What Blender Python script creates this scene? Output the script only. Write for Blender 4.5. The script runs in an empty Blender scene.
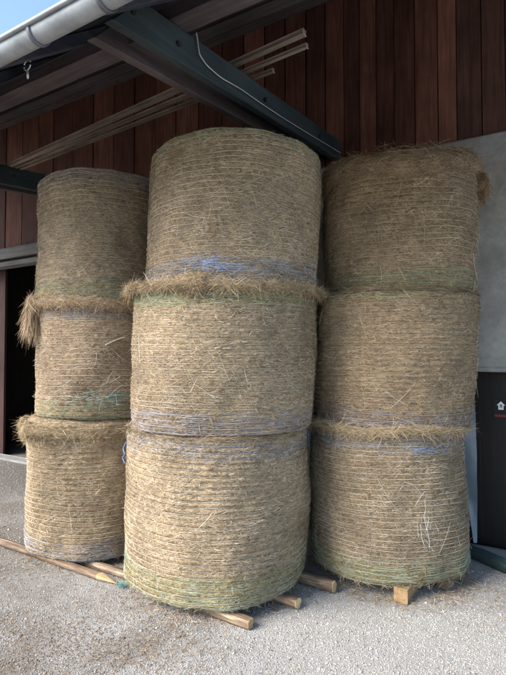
import bpy, bmesh, math, random
import numpy as np
from mathutils import Vector, Matrix

rng = np.random.default_rng(7)
random.seed(7)
SC = bpy.context.scene
COL = SC.collection

# ------------------------------------------------------------------ camera
CAM_H = 1.72
cam_d = bpy.data.cameras.new("camera")
cam = bpy.data.objects.new("camera", cam_d)
COL.objects.link(cam)
cam.location = (0, 0, CAM_H)
cam.rotation_euler = (math.radians(90 + 1.66), 0, 0)
cam_d.sensor_fit = 'VERTICAL'
cam_d.sensor_height = 36.0
cam_d.lens = 500 / 675 * 36.0
cam_d.clip_start = 0.05
cam_d.clip_end = 2000
SC.camera = cam

# ------------------------------------------------------------------ sky and soft sun
SUN_EL, SUN_AZ = 36.0, 246.0          # azimuth clockwise from +Y (the view direction)
world = bpy.data.worlds.new("World")
SC.world = world
world.use_nodes = True
wn = world.node_tree
wn.nodes.clear()
sky = wn.nodes.new('ShaderNodeTexSky')
sky.sky_type = 'NISHITA'
sky.sun_disc = False
sky.sun_elevation = math.radians(SUN_EL)
sky.sun_rotation = math.radians(SUN_AZ)
sky.air_density = 1.0
sky.dust_density = 0.6
sky.ozone_density = 1.4
wb = wn.nodes.new('ShaderNodeBackground')
wb.inputs['Strength'].default_value = 0.068
wo = wn.nodes.new('ShaderNodeOutputWorld')
wn.links.new(sky.outputs[0], wb.inputs[0])
wn.links.new(wb.outputs[0], wo.inputs[0])

sun_d = bpy.data.lights.new("sun", 'SUN')
sun_d.energy = 1.5
sun_d.angle = math.radians(36)
sun_d.color = (1.0, 0.945, 0.875)
sun = bpy.data.objects.new("sun", sun_d)
COL.objects.link(sun)
_az, _el = math.radians(SUN_AZ), math.radians(SUN_EL)
_to = Vector((math.sin(_az) * math.cos(_el), math.cos(_az) * math.cos(_el), math.sin(_el)))
sun.rotation_euler = _to.to_track_quat('Z', 'Y').to_euler()
sun.location = (-4, -6, 8)

SC.view_settings.view_transform = 'Standard'
SC.view_settings.look = 'None'
SC.view_settings.gamma = 1.0
SC.view_settings.use_curve_mapping = False
SC.view_settings.exposure = 2.5
SC.cycles.max_bounces = 5
SC.cycles.diffuse_bounces = 3
SC.cycles.glossy_bounces = 2

# ------------------------------------------------------------------ helpers
WA = math.radians(31.5)
Wv = np.array([-math.cos(WA), math.sin(WA), 0.0])   # along the barn wall, towards the left
Nv = np.array([math.sin(WA), math.cos(WA), 0.0])    # into the barn
Zv = np.array([0, 0, 1.0])
WALL = 4.75                                         # n of the wall face


def B(w, n, z):
    return w * Wv + n * Nv + z * Zv


def tag(o, label=None, cat=None, group=None, kind=None):
    if label: o['label'] = label
    if cat: o['category'] = cat
    if group: o['group'] = group
    if kind: o['kind'] = kind
    return o


def empty(name, loc=(0, 0, 0)):
    o = bpy.data.objects.new(name, None)
    o.empty_display_size = 0.1
    COL.objects.link(o)
    o.location = tuple(loc)
    return o


def link(name, me, mat=None, parent=None):
    o = bpy.data.objects.new(name, me)
    COL.objects.link(o)
    if mat is not None and len(me.materials) == 0:
        me.materials.append(mat)
    if parent is not None:
        o.parent = parent
        base = np.zeros(3)
        p = parent
        while p is not None:
            base += np.array(p.location)
            p = p.parent
        o.location = tuple(-base)       # meshes are written in world coordinates
    return o


def np_mesh(name, V, F, mat=None, parent=None, col=None, smooth=False, uv=None):
    V = np.asarray(V, dtype=np.float32)
    F = np.asarray(F, dtype=np.int32)
    me = bpy.data.meshes.new(name)
    k = F.shape[1]
    me.vertices.add(len(V))
    me.vertices.foreach_set('co', V.ravel())
    me.loops.add(F.size)
    me.loops.foreach_set('vertex_index', F.ravel())
    me.polygons.add(len(F))
    me.polygons.foreach_set('loop_start', np.arange(0, F.size, k, dtype=np.int32))
    me.polygons.foreach_set('loop_total', np.full(len(F), k, dtype=np.int32))
    if smooth:
        me.polygons.foreach_set('use_smooth', np.ones(len(F), dtype=bool))
    if col is not None:
        a = me.color_attributes.new('Col', 'FLOAT_COLOR', 'POINT')
        c = np.ones((len(V), 4), dtype=np.float32)
        c[:, :3] = col
        a.data.foreach_set('color', c.ravel())
    if uv is not None:
        u = me.uv_layers.new(name='UVMap')
        u.data.foreach_set('uv', np.asarray(uv, dtype=np.float32)[F.ravel()].ravel())
    me.update(calc_edges=True)
    return link(name, me, mat, parent)


def obox(name, c, hx, hy, hz, ax, ay, az, mat, parent=None, bevel=0.004, seg=1, jitter=0.0):
    """box round centre c, half sizes along unit axes; bevelled"""
    bm = bmesh.new()
    bmesh.ops.create_cube(bm, size=2.0)
    M = np.array([np.asarray(ax) * hx, np.asarray(ay) * hy, np.asarray(az) * hz])
    for v in bm.verts:
        p = np.array(v.co) @ M
        if jitter:
            p = p + np.array([random.uniform(-jitter, jitter) for _ in range(3)])
        v.co = Vector(np.asarray(c) + p)
    if bevel:
        bmesh.ops.bevel(bm, geom=bm.edges[:], offset=bevel, segments=seg, affect='EDGES')
    bmesh.ops.recalc_face_normals(bm, faces=bm.faces[:])
    me = bpy.data.meshes.new(name)
    bm.to_mesh(me)
    bm.free()
    return link(name, me, mat, parent)


def wbox(name, w0, w1, n0, n1, z0, z1, mat, parent=None, bevel=0.004, jitter=0.0):
    return obox(name, B((w0 + w1) / 2, (n0 + n1) / 2, (z0 + z1) / 2), abs(w1 - w0) / 2, abs(n1 - n0) / 2,
                abs(z1 - z0) / 2, Wv, Nv, Zv, mat, parent, bevel, 1, jitter)


def bar(name, p0, p1, wid, hei, mat, parent=None, bevel=0.004, up=Zv):
    p0, p1 = np.asarray(p0, float), np.asarray(p1, float)
    d = p1 - p0
    L = np.linalg.norm(d)
    d = d / L
    s = np.cross(d, up); s /= np.linalg.norm(s)
    u = np.cross(s, d)
    return obox(name, (p0 + p1) / 2, L / 2, wid / 2, hei / 2, d, s, u, mat, parent, bevel)


def tube_arrays(P, r, k=6, closed_ends=True):
    P = np.asarray(P, float)
    n = len(P)
    r = np.broadcast_to(np.asarray(r, float), (n,))
    T = np.gradient(P, axis=0)
    T /= np.linalg.norm(T, axis=1)[:, None]
    ref = np.array([0, 0, 1.0])
    if abs(T[:, 2]).mean() > 0.8:
        ref = np.array([1.0, 0, 0])
    S = np.cross(T, ref); S /= np.linalg.norm(S, axis=1)[:, None]
    U = np.cross(S, T)
    a = np.linspace(0, 2 * np.pi, k, endpoint=False)
    V = (P[:, None, :] + r[:, None, None] * (np.cos(a)[None, :, None] * S[:, None, :] + np.sin(a)[None, :, None] * U[:, None, :])).reshape(-1, 3)
    i = np.arange(n - 1)[:, None]; j = np.arange(k)[None, :]
    F = np.stack([i * k + j, i * k + (j + 1) % k, (i + 1) * k + (j + 1) % k, (i + 1) * k + j], -1).reshape(-1, 4)
    if closed_ends:
        V = np.vstack([V, P[:1], P[-1:]])
        a0, a1 = len(V) - 2, len(V) - 1
        jj = np.arange(k)
        F = np.vstack([F, np.stack([np.full(k, a0), (jj + 1) % k, jj, np.full(k, a0)], -1)[:, [0, 1, 2, 2]],
                       np.stack([np.full(k, a1), (n - 1) * k + jj, (n - 1) * k + (jj + 1) % k, np.full(k, a1)], -1)[:, [0, 1, 2, 2]]])
    return V, F


def tube(name, P, r, mat, parent=None, k=6, smooth=True):
    V, F = tube_arrays(P, r, k)
    bm = bmesh.new()
    vs = [bm.verts.new(v) for v in V]
    for f in F:
        ids = list(dict.fromkeys(int(q) for q in f))
        try:
            bm.faces.new([vs[q] for q in ids])
        except ValueError:
            pass
    bmesh.ops.recalc_face_normals(bm, faces=bm.faces[:])
    for f in bm.faces: f.smooth = smooth
    me = bpy.data.meshes.new(name)
    bm.to_mesh(me); bm.free()
    return link(name, me, mat, parent)


class Fourier:
    """cheap smooth noise on a cylinder (theta, z): sum of random waves"""
    def __init__(self, n, kmax, zmax, seed):
        r = np.random.default_rng(seed)
        self.k = r.integers(0, kmax + 1, n); self.m = r.uniform(-zmax, zmax, n)
        self.p = r.uniform(0, 2 * np.pi, n)
        amp = 1 / (1 + 0.5 * np.hypot(self.k / max(kmax, 1), self.m / zmax) * 2)
        self.a = amp / np.sqrt((amp ** 2).sum() / 2)

    def __call__(self, th, z):
        o = np.zeros(np.broadcast(th, z).shape)
        for k, m, p, a in zip(self.k, self.m, self.p, self.a):
            o += a * np.sin(k * th + m * z + p)
        return o


# ------------------------------------------------------------------ materials
def mat_new(name):
    m = bpy.data.materials.new(name)
    m.use_nodes = True
    nt = m.node_tree
    return m, nt, nt.nodes['Principled BSDF']


def N_(nt, t, **kw):
    n = nt.nodes.new(t)
    for k, v in kw.items():
        if k in n.inputs: n.inputs[k].default_value = v
        else: setattr(n, k, v)
    return n


def ramp(nt, fac, stops):
    r = nt.nodes.new('ShaderNodeValToRGB')
    e = r.color_ramp.elements
    while len(e) < len(stops): e.new(0.5)
    for el, (p, c) in zip(e, stops):
        el.position = p; el.color = (*c, 1)
    nt.links.new(fac, r.inputs[0])
    return r


def coords(nt, scale=(1, 1, 1), kind='Object', rot=(0, 0, 0)):
    tc = nt.nodes.new('ShaderNodeTexCoord')
    mp = nt.nodes.new('ShaderNodeMapping')
    mp.inputs['Scale'].default_value = scale
    mp.inputs['Rotation'].default_value = rot
    nt.links.new(tc.outputs[kind], mp.inputs[0])
    return mp.outputs[0]


def noise(nt, vec, scale, detail=6, rough=0.6, dist=0.0):
    n = N_(nt, 'ShaderNodeTexNoise', Scale=scale, Detail=detail, Roughness=rough, Distortion=dist)
    nt.links.new(vec, n.inputs['Vector'])
    return n.outputs[0]


def bump(nt, bs, h, strength=0.5, dist=0.01):
    b = N_(nt, 'ShaderNodeBump', Strength=strength, Distance=dist)
    nt.links.new(h, b.inputs['Height'])
    nt.links.new(b.outputs[0], bs.inputs['Normal'])


def mixc(nt, fac, a, b, mode='MIX'):
    m = nt.nodes.new('ShaderNodeMix')
    m.data_type = 'RGBA'; m.blend_type = mode
    for src, i in ((fac, 0), (a, 6), (b, 7)):
        if isinstance(src, (int, float)): m.inputs[i].default_value = src
        elif isinstance(src, tuple): m.inputs[i].default_value = (*src, 1)
        else: nt.links.new(src, m.inputs[i])
    return m.outputs[2]


def rand_per_object(nt):
    return nt.nodes.new('ShaderNodeObjectInfo').outputs['Random']


def wood(name, c0, c1, c2, along='Z', rough=0.75, grain=1.0, vary=0.5, spec=0.3, worn=None):
    """grainy wood; grain runs along a barn axis. Coordinates are world-like (meshes written in world space)."""
    m, nt, bs = mat_new(name)
    rotz = 0.0
    if along == 'Z': sc = (14, 14, 0.8)
    elif along == 'W': sc = (0.8, 14, 14); rotz = WA       # x after rotation runs along the wall
    else: sc = (14, 0.8, 14); rotz = WA
    tc = nt.nodes.new('ShaderNodeTexCoord')
    r = nt.nodes.new('ShaderNodeMapping'); r.inputs['Rotation'].default_value = (0, 0, rotz)
    nt.links.new(tc.outputs['Object'], r.inputs[0])
    add = nt.nodes.new('ShaderNodeVectorMath'); add.operation = 'ADD'
    rnd = rand_per_object(nt)
    comb = nt.nodes.new('ShaderNodeCombineXYZ')
    ml = nt.nodes.new('ShaderNodeMath'); ml.operation = 'MULTIPLY'; ml.inputs[1].default_value = 37.0
    nt.links.new(rnd, ml.inputs[0])
    for i in range(3): nt.links.new(ml.outputs[0], comb.inputs[i])
    nt.links.new(r.outputs[0], add.inputs[0]); nt.links.new(comb.outputs[0], add.inputs[1])
    s = nt.nodes.new('ShaderNodeMapping'); s.inputs['Scale'].default_value = sc
    nt.links.new(add.outputs[0], s.inputs[0])
    g = noise(nt, s.outputs[0], 2.2 * grain, 8, 0.62, 0.6)
    cr = ramp(nt, g, [(0.3, c0), (0.52, c1), (0.75, c2)])
    big = noise(nt, add.outputs[0], 1.7, 4, 0.6)
    br = ramp(nt, big, [(0.3, (0.62,) * 3), (0.7, (1.25,) * 3)])
    col = mixc(nt, 1.0, cr.outputs[0], br.outputs[0], 'MULTIPLY')
    pr = ramp(nt, rnd, [(0.0, (1 - vary * 0.5,) * 3), (1.0, (1 + vary * 0.5,) * 3)])
    col = mixc(nt, 1.0, col, pr.outputs[0], 'MULTIPLY')
    if worn:
        wn_ = noise(nt, s.outputs[0], 1.1, 6, 0.7, 0.4)
        wr = ramp(nt, wn_, [(0.56, (0, 0, 0)), (0.72, (1, 1, 1))])
        col = mixc(nt, wr.outputs[0], col, worn)
    nt.links.new(col, bs.inputs['Base Color'])
    bs.inputs['Roughness'].default_value = rough
    bs.inputs['Specular IOR Level'].default_value = spec
    bump(nt, bs, g, 0.5, 0.004)
    return m


M_board = wood('red_brown_board', (0.12, 0.048, 0.033), (0.19, 0.077, 0.051), (0.27, 0.120, 0.078), 'Z', vary=0.9)
M_board2 = wood('brown_board', (0.09, 0.042, 0.030), (0.135, 0.065, 0.048), (0.18, 0.09, 0.066), 'Z', vary=0.5)
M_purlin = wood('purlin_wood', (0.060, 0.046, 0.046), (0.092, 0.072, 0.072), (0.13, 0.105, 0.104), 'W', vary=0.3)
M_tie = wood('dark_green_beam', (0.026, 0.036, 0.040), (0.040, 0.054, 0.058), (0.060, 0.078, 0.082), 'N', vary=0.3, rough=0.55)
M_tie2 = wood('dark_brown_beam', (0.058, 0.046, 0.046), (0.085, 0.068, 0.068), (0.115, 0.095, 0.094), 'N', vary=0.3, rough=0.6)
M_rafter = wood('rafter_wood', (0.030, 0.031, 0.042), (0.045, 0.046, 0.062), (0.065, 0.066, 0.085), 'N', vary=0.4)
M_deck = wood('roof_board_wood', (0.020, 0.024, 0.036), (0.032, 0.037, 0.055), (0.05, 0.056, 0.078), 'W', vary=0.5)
M_gate = wood('dark_red_gate', (0.030, 0.012, 0.010), (0.055, 0.021, 0.017), (0.085, 0.036, 0.028), 'Z', vary=0.5)
M_lintel = wood('grey_lintel', (0.17, 0.165, 0.16), (0.26, 0.25, 0.24), (0.33, 0.32, 0.30), 'W', vary=0.2)
M_pole = wood('grey_batten', (0.15, 0.11, 0.085), (0.30, 0.23, 0.18), (0.44, 0.355, 0.28), 'W', vary=0.5)
M_door = wood('dark_door_wood', (0.003, 0.002, 0.0022), (0.006, 0.0035, 0.0038), (0.014, 0.007, 0.007), 'Z', vary=0.6, rough=0.5)
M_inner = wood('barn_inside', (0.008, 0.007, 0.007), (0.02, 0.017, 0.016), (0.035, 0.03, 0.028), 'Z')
M_bark = wood('stake_bark', (0.065, 0.040, 0.026), (0.235, 0.155, 0.10), (0.47, 0.355, 0.24), 'W', vary=0.3, grain=3.0, worn=(0.66, 0.54, 0.37))
M_cut = wood('fresh_cut_wood', (0.42, 0.27, 0.13), (0.58, 0.41, 0.22), (0.68, 0.52, 0.31), 'N', vary=0.2)
M_block = wood('squared_timber', (0.30, 0.175, 0.08), (0.46, 0.30, 0.15), (0.56, 0.40, 0.225), 'N', vary=0.2)


def simple(name, c, rough=0.6, metal=0.0, nscale=6, var=0.25, spec=0.5, bmp=0.0, bs_=40):
    m, nt, bs = mat_new(name)
    v = coords(nt)
    n = noise(nt, v, nscale, 6, 0.65)
    r = ramp(nt, n, [(0.3, tuple(x * (1 - var) for x in c)), (0.7, tuple(min(1, x * (1 + var)) for x in c))])
    nt.links.new(r.outputs[0], bs.inputs['Base Color'])
    bs.inputs['Roughness'].default_value = rough
    bs.inputs['Metallic'].default_value = metal
    bs.inputs['Specular IOR Level'].default_value = spec
    if bmp:
        bump(nt, bs, noise(nt, v, bs_, 8, 0.7), bmp, 0.006)
    return m


M_gutter = simple('zinc_gutter', (0.32, 0.34, 0.36), 0.5, 0.3, 7, 0.3)
M_bracket = simple('gutter_bracket_metal', (0.16, 0.17, 0.19), 0.5, 0.6)
M_bolt = simple('bolt_steel', (0.03, 0.035, 0.04), 0.5, 0.5)
M_ring = simple('galvanised_ring', (0.62, 0.63, 0.65), 0.35, 0.7)
M_cable = simple('pale_cable', (0.50, 0.48, 0.45), 0.5)
M_rail = simple('green_rail_paint', (0.034, 0.058, 0.056), 0.45, 0.0, 14, 0.4)
M_strip = simple('pale_blue_film', (0.17, 0.215, 0.255), 0.35, 0.0, 6, 0.2)
M_white = simple('sign_white', (0.78, 0.78, 0.78), 0.5, 0.0, 5, 0.05)
M_black = simple('sign_black', (0.004, 0.004, 0.005), 0.7, 0.0, 5, 0.1)
M_red = simple('sign_red', (0.16, 0.008, 0.012), 0.5, 0.0, 5, 0.1)
M_teal = simple('teal_net', (0.08, 0.27, 0.235), 0.5, 0.0, 20, 0.3)
M_bluenet = simple('blue_net', (0.13, 0.20, 0.40), 0.5, 0.0, 20, 0.3)


def plaster_mat():
    m, nt, bs = mat_new('grey_plaster')
    v = coords(nt)
    n1 = noise(nt, v, 1.6, 8, 0.65, 0.3)
    n2 = noise(nt, v, 11, 8, 0.7)
    r1 = ramp(nt, n1, [(0.3, (0.22, 0.208, 0.192)), (0.55, (0.34, 0.325, 0.30)), (0.75, (0.43, 0.415, 0.385))])
    r2 = ramp(nt, n2, [(0.3, (0.75,) * 3), (0.7, (1.1,) * 3)])
    c = mixc(nt, 1.0, r1.outputs[0], r2.outputs[0], 'MULTIPLY')
    nt.links.new(c, bs.inputs['Base Color'])
    bs.inputs['Roughness'].default_value = 0.9
    bump(nt, bs, n2, 0.8, 0.012)
    return m


M_plaster = plaster_mat()


def attr_mat(name, rough=0.7, nscale=None, trans=0.0, spec=0.25):
    m, nt, bs = mat_new(name)
    a = nt.nodes.new('ShaderNodeVertexColor'); a.layer_name = 'Col'
    out = a.outputs[0]
    if nscale:
        n = noise(nt, coords(nt), nscale, 4, 0.6)
        r = ramp(nt, n, [(0.3, (0.75,) * 3), (0.7, (1.18,) * 3)])
        out = mixc(nt, 1.0, out, r.outputs[0], 'MULTIPLY')
    nt.links.new(out, bs.inputs['Base Color'])
    bs.inputs['Roughness'].default_value = rough
    bs.inputs['Specular IOR Level'].default_value = spec
    return m


M_straw = attr_mat('straw_blades', 0.6)
M_net = attr_mat('net_wrap', 0.45, spec=0.4)
M_stone = attr_mat('gravel_stones', 0.85, nscale=220)


def bale_mat():
    m, nt, bs = mat_new('pressed_hay')
    tc = nt.nodes.new('ShaderNodeTexCoord')
    rnd = rand_per_object(nt)
    cx = nt.nodes.new('ShaderNodeCombineXYZ')
    ml = nt.nodes.new('ShaderNodeMath'); ml.operation = 'MULTIPLY'; ml.inputs[1].default_value = 23.0
    nt.links.new(rnd, ml.inputs[0])
    nt.links.new(ml.outputs[0], cx.inputs[0]); nt.links.new(ml.outputs[0], cx.inputs[1])
    add = nt.nodes.new('ShaderNodeVectorMath'); add.operation = 'ADD'
    nt.links.new(tc.outputs['UV'], add.inputs[0]); nt.links.new(cx.outputs[0], add.inputs[1])

    def mapped(sc, rot):
        a = nt.nodes.new('ShaderNodeMapping')
        a.inputs['Rotation'].default_value = (0, 0, rot)
        nt.links.new(add.outputs[0], a.inputs[0])
        b = nt.nodes.new('ShaderNodeMapping')
        b.inputs['Scale'].default_value = sc
        nt.links.new(a.outputs[0], b.inputs[0])
        return b.outputs[0]
    f1 = noise(nt, mapped((14, 190, 1), 0.12), 1.0, 4, 0.6, 0.8)
    f2 = noise(nt, mapped((16, 170, 1), -0.45), 1.0, 4, 0.6, 0.8)
    f3 = noise(nt, mapped((22, 160, 1), 1.1), 1.0, 4, 0.6, 0.8)
    mx = nt.nodes.new('ShaderNodeMath'); mx.operation = 'MAXIMUM'
    nt.links.new(f1, mx.inputs[0]); nt.links.new(f2, mx.inputs[1])
    mx2 = nt.nodes.new('ShaderNodeMath'); mx2.operation = 'MAXIMUM'
    nt.links.new(mx.outputs[0], mx2.inputs[0]); nt.links.new(f3, mx2.inputs[1])
    cr = ramp(nt, mx2.outputs[0], [(0.40, (0.055, 0.037, 0.021)), (0.53, (0.20, 0.146, 0.088)), (0.63, (0.40, 0.312, 0.203)), (0.78, (0.58, 0.487, 0.352))])
    big = noise(nt, mapped((2.2, 3.5, 1), 0.0), 1.0, 5, 0.65, 0.4)
    br = ramp(nt, big, [(0.28, (0.62, 0.58, 0.53)), (0.5, (0.98, 0.95, 0.92)), (0.74, (1.16, 1.12, 1.05))])
    c = mixc(nt, 1.0, cr.outputs[0], br.outputs[0], 'MULTIPLY')
    a = nt.nodes.new('ShaderNodeVertexColor'); a.layer_name = 'Col'
    c = mixc(nt, 1.0, c, a.outputs[0], 'MULTIPLY')
    nt.links.new(c, bs.inputs['Base Color'])
    bs.inputs['Roughness'].default_value = 0.85
    bs.inputs['Specular IOR Level'].default_value = 0.2
    bump(nt, bs, mx2.outputs[0], 0.9, 0.012)
    return m


M_hay = bale_mat()


def ground_mat():
    m, nt, bs = mat_new('gravel_ground')
    v = coords(nt)
    n1 = noise(nt, v, 260, 3, 0.7)
    vo = N_(nt, 'ShaderNodeTexVoronoi', Scale=170.0)
    nt.links.new(v, vo.inputs['Vector'])
    sep = nt.nodes.new('ShaderNodeSeparateColor')
    nt.links.new(vo.outputs['Color'], sep.inputs[0])
    cr = ramp(nt, sep.outputs[0], [(0.0, (0.30, 0.288, 0.268)), (0.35, (0.39, 0.375, 0.352)), (0.75, (0.44, 0.425, 0.40)), (1.0, (0.50, 0.485, 0.46))])
    r2 = ramp(nt, n1, [(0.3, (0.72,) * 3), (0.7, (1.2,) * 3)])
    c = mixc(nt, 1.0, cr.outputs[0], r2.outputs[0], 'MULTIPLY')
    # trodden-in chaff and earth, towards the left and in patches
    n3 = noise(nt, v, 1.3, 6, 0.65, 0.5)
    sx = nt.nodes.new('ShaderNodeSeparateXYZ'); nt.links.new(v, sx.inputs[0])
    ms = nt.nodes.new('ShaderNodeMath'); ms.operation = 'MULTIPLY_ADD'
    ms.inputs[1].default_value = -0.13; ms.inputs[2].default_value = -0.02
    nt.links.new(sx.outputs[0], ms.inputs[0])
    sm = nt.nodes.new('ShaderNodeMath'); sm.operation = 'ADD'
    nt.links.new(n3, sm.inputs[0]); nt.links.new(ms.outputs[0], sm.inputs[1])
    dr = ramp(nt, sm.outputs[0], [(0.50, (0, 0, 0)), (0.80, (0.7,) * 3)])
    n4 = noise(nt, v, 60, 5, 0.7)
    dc = ramp(nt, n4, [(0.3, (0.07, 0.055, 0.040)), (0.6, (0.17, 0.135, 0.095)), (0.8, (0.26, 0.21, 0.15))])
    c = mixc(nt, dr.outputs[0], c, dc.outputs[0])
    nt.links.new(c, bs.inputs['Base Color'])
    bs.inputs['Roughness'].default_value = 0.95
    bs.inputs['Specular IOR Level'].default_value = 0.15
    inv = nt.nodes.new('ShaderNodeMath'); inv.operation = 'SUBTRACT'; inv.inputs[0].default_value = 1.0
    nt.links.new(vo.outputs['Distance'], inv.inputs[1])
    ad = nt.nodes.new('ShaderNodeMath'); ad.operation = 'ADD'
    nt.links.new(inv.outputs[0], ad.inputs[0]); nt.links.new(n1, ad.inputs[1])
    bump(nt, bs, ad.outputs[0], 0.8, 0.006)
    return m


M_ground = ground_mat()

# ------------------------------------------------------------------ ground
def ground_h(x, y):
    return 0.004 * np.sin(1.7 * x + 0.6 * y) + 0.003 * np.sin(2.9 * y - 1.3 * x + 1.0) + 0.002 * np.sin(7.1 * x + 5.3 * y)


def build_ground():
    far = np.array([14, 22, 40, 80, 160, 400.0])
    gx = np.concatenate([-far[::-1], np.arange(-9, 9.01, 0.12), far])
    gy = np.concatenate([-far[::-1], np.arange(-4, 14.01, 0.12), far + 6])
    X, Y = np.meshgrid(gx, gy)
    near = (np.abs(X) < 9.1) & (Y > -4.1) & (Y < 14.1)
    Z = np.where(near, ground_h(X, Y), 0.0) - 0.004
    V = np.stack([X, Y, Z], -1).reshape(-1, 3)
    nx, ny = len(gx), len(gy)
    i, j = np.meshgrid(np.arange(nx - 1), np.arange(ny - 1))
    a = (j * nx + i).ravel()
    F = np.stack([a, a + 1, a + nx + 1, a + nx], -1)
    tag(np_mesh('ground', V, F, M_ground, smooth=True), kind='structure')


build_ground()

ICO_T = (1 + 5 ** 0.5) / 2
ICO_V = np.array([(-1, ICO_T, 0), (1, ICO_T, 0), (-1, -ICO_T, 0), (1, -ICO_T, 0), (0, -1, ICO_T), (0, 1, ICO_T), (0, -1, -ICO_T), (0, 1, -ICO_T),
                  (ICO_T, 0, -1), (ICO_T, 0, 1), (-ICO_T, 0, -1), (-ICO_T, 0, 1)]) / math.hypot(1, ICO_T)
ICO_F = np.array([(0, 11, 5), (0, 5, 1), (0, 1, 7), (0, 7, 10), (0, 10, 11), (1, 5, 9), (5, 11, 4), (11, 10, 2), (10, 7, 6), (7, 1, 8),
                  (3, 9, 4), (3, 4, 2), (3, 2, 6), (3, 6, 8), (3, 8, 9), (4, 9, 5), (2, 4, 11), (6, 2, 10), (8, 6, 7), (9, 8, 1)])


# trodden-in patches of earth and chaff: x, y, half widths, strength
DIRT = [(-1.15, 3.05, 0.55, 0.26, 0.95), (-0.60, 2.98, 0.30, 0.15, 0.75), (-1.35, 2.72, 0.55, 0.20, 0.75), (-2.0, 5.2, 0.9, 0.8, 0.5), (-2.0, 3.9, 0.5, 0.4, 0.4), (1.85, 3.62, 0.30, 0.16, 0.7), (-0.2, 2.62, 0.35, 0.12, 0.35)]


def build_gravel():
    pts = []
    for y0, y1, xr, dens in ((2.3, 3.4, None, 6800), (3.4, 4.6, None, 3600), (4.6, 6.4, -0.8, 2600), (6.4, 9.6, -1.8, 900)):
        hw = 0.62 * y1 + 0.3
        x1 = hw if xr is None else xr
        nn = int((y1 - y0) * (x1 + hw) * dens)
        yy = rng.uniform(y0, y1, nn)
        xx = rng.uniform(-hw, x1, nn)
        k = np.abs(xx) < 0.60 * yy + 0.3
        pts.append(np.stack([xx[k], yy[k]], -1))
    P = np.vstack(pts)
    P = P[(P @ Nv[:2]) < WALL - 0.02]
    n = len(P)
    s = 0.0022 + 0.0034 * rng.random(n) ** 2.2
    s *= np.where(P[:, 1] > 6.4, 1.6, np.where(P[:, 1] > 4.6, 1.2, 1.0))
    big = rng.random(n) < 0.015
    s[big] *= 1.9
    V = ICO_V[None] * (1 + rng.uniform(-0.28, 0.28, (n, 12, 1)))
    V = V * (rng.uniform(0.75, 1.3, (n, 1, 3)) * np.array([1, 1, 0.6]))
    a = rng.uniform(0, 2 * np.pi, n); c, sn = np.cos(a)[:, None], np.sin(a)[:, None]
    V = np.stack([V[..., 0] * c - V[..., 1] * sn, V[..., 0] * sn + V[..., 1] * c, V[..., 2]], -1) * s[:, None, None]
    V += np.stack([P[:, 0], P[:, 1], ground_h(P[:, 0], P[:, 1]) - 0.004 + s * 0.25], -1)[:, None, :]
    F = (np.arange(n)[:, None, None] * 12 + ICO_F[None]).reshape(-1, 3)
    pal = np.array([(0.45, 0.442, 0.43), (0.49, 0.482, 0.47), (0.41, 0.402, 0.39), (0.54, 0.532, 0.52), (0.43, 0.395, 0.35), (0.30, 0.293, 0.285)])
    col = pal[rng.choice(6, n, p=[0.32, 0.27, 0.17, 0.10, 0.08, 0.06])] * rng.uniform(0.85, 1.15, (n, 1)) * np.array([0.97, 0.925, 0.86])
    # dusty brown among the trodden patches on the left
    m = 0.10 + 0 * P[:, 0]
    for cx, cy, sx, sy, a in DIRT:
        m = m + a * np.exp(-((P[:, 0] - cx) / sx) ** 2 - ((P[:, 1] - cy) / sy) ** 2)
    m = np.clip(m * (0.8 + 0.4 * np.sin(9 * P[:, 0] + 3 * P[:, 1]) * np.sin(8 * P[:, 1] - 4 * P[:, 0])), 0, 0.9)
    m = (rng.random(n) < m)
    col[m] = col[m] * np.array([0.50, 0.43, 0.35])
    o = np_mesh('gravel', V.reshape(-1, 3), F, M_stone, col=np.repeat(col, 12, axis=0))
    tag(o, 'loose grey gravel chippings spread over the yard in front of the bales', 'gravel', kind='stuff')


build_gravel()

# ------------------------------------------------------------------ the barn
barn = tag(empty('barn', B(3.5, WALL + 2.0, 0)), 'timber barn with red brown boarding, deep eaves and grey plastered base behind the bales', 'barn')


def z_under(n):                       # underside of the rafters
    return 3.22 + 0.755 * (n - 1.5)


RS = np.array([Nv[0], Nv[1], 0.755]); RS /= np.linalg.norm(RS)      # up the roof slope
RN = np.cross(RS, Wv); RN = RN if RN[2] > 0 else -RN

# wall boards, one by one
edges = [0.0, 0.20, 0.36, 0.548, 0.754, 0.917, 1.123, 1.314, 1.49, 1.659, 1.827, 2.03, 2.25, 2.50, 2.76, 3.04, 3.34, 3.68, 4.040,
         4.381, 4.753, 5.138, 5.546, 5.985, 6.416, 6.776, 7.180, 7.608, 8.0, 8.4, 8.8]
edges = [-1.2, -0.97, -0.76, -0.55, -0.36, -0.18] + edges
for a, b in zip(edges[:-1], edges[1:]):
    zb = 3.615 if a < 4.9 else 3.38
    g = 0.013 if a > 2 else 0.008
    off = random.uniform(-0.008, 0.006)
    wbox('wall_board', a + g, b - g, WALL + off, WALL + 0.03 + off, zb + random.uniform(-0.012, 0.006), 5.85,
         M_board2 if a < 0.74 else M_board, barn, 0.004, 0.0015)
wbox('wall_backing', -1.3, 8.9, WALL + 0.042, WALL + 0.10, 3.40, 5.9, M_inner, barn, 0)
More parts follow.
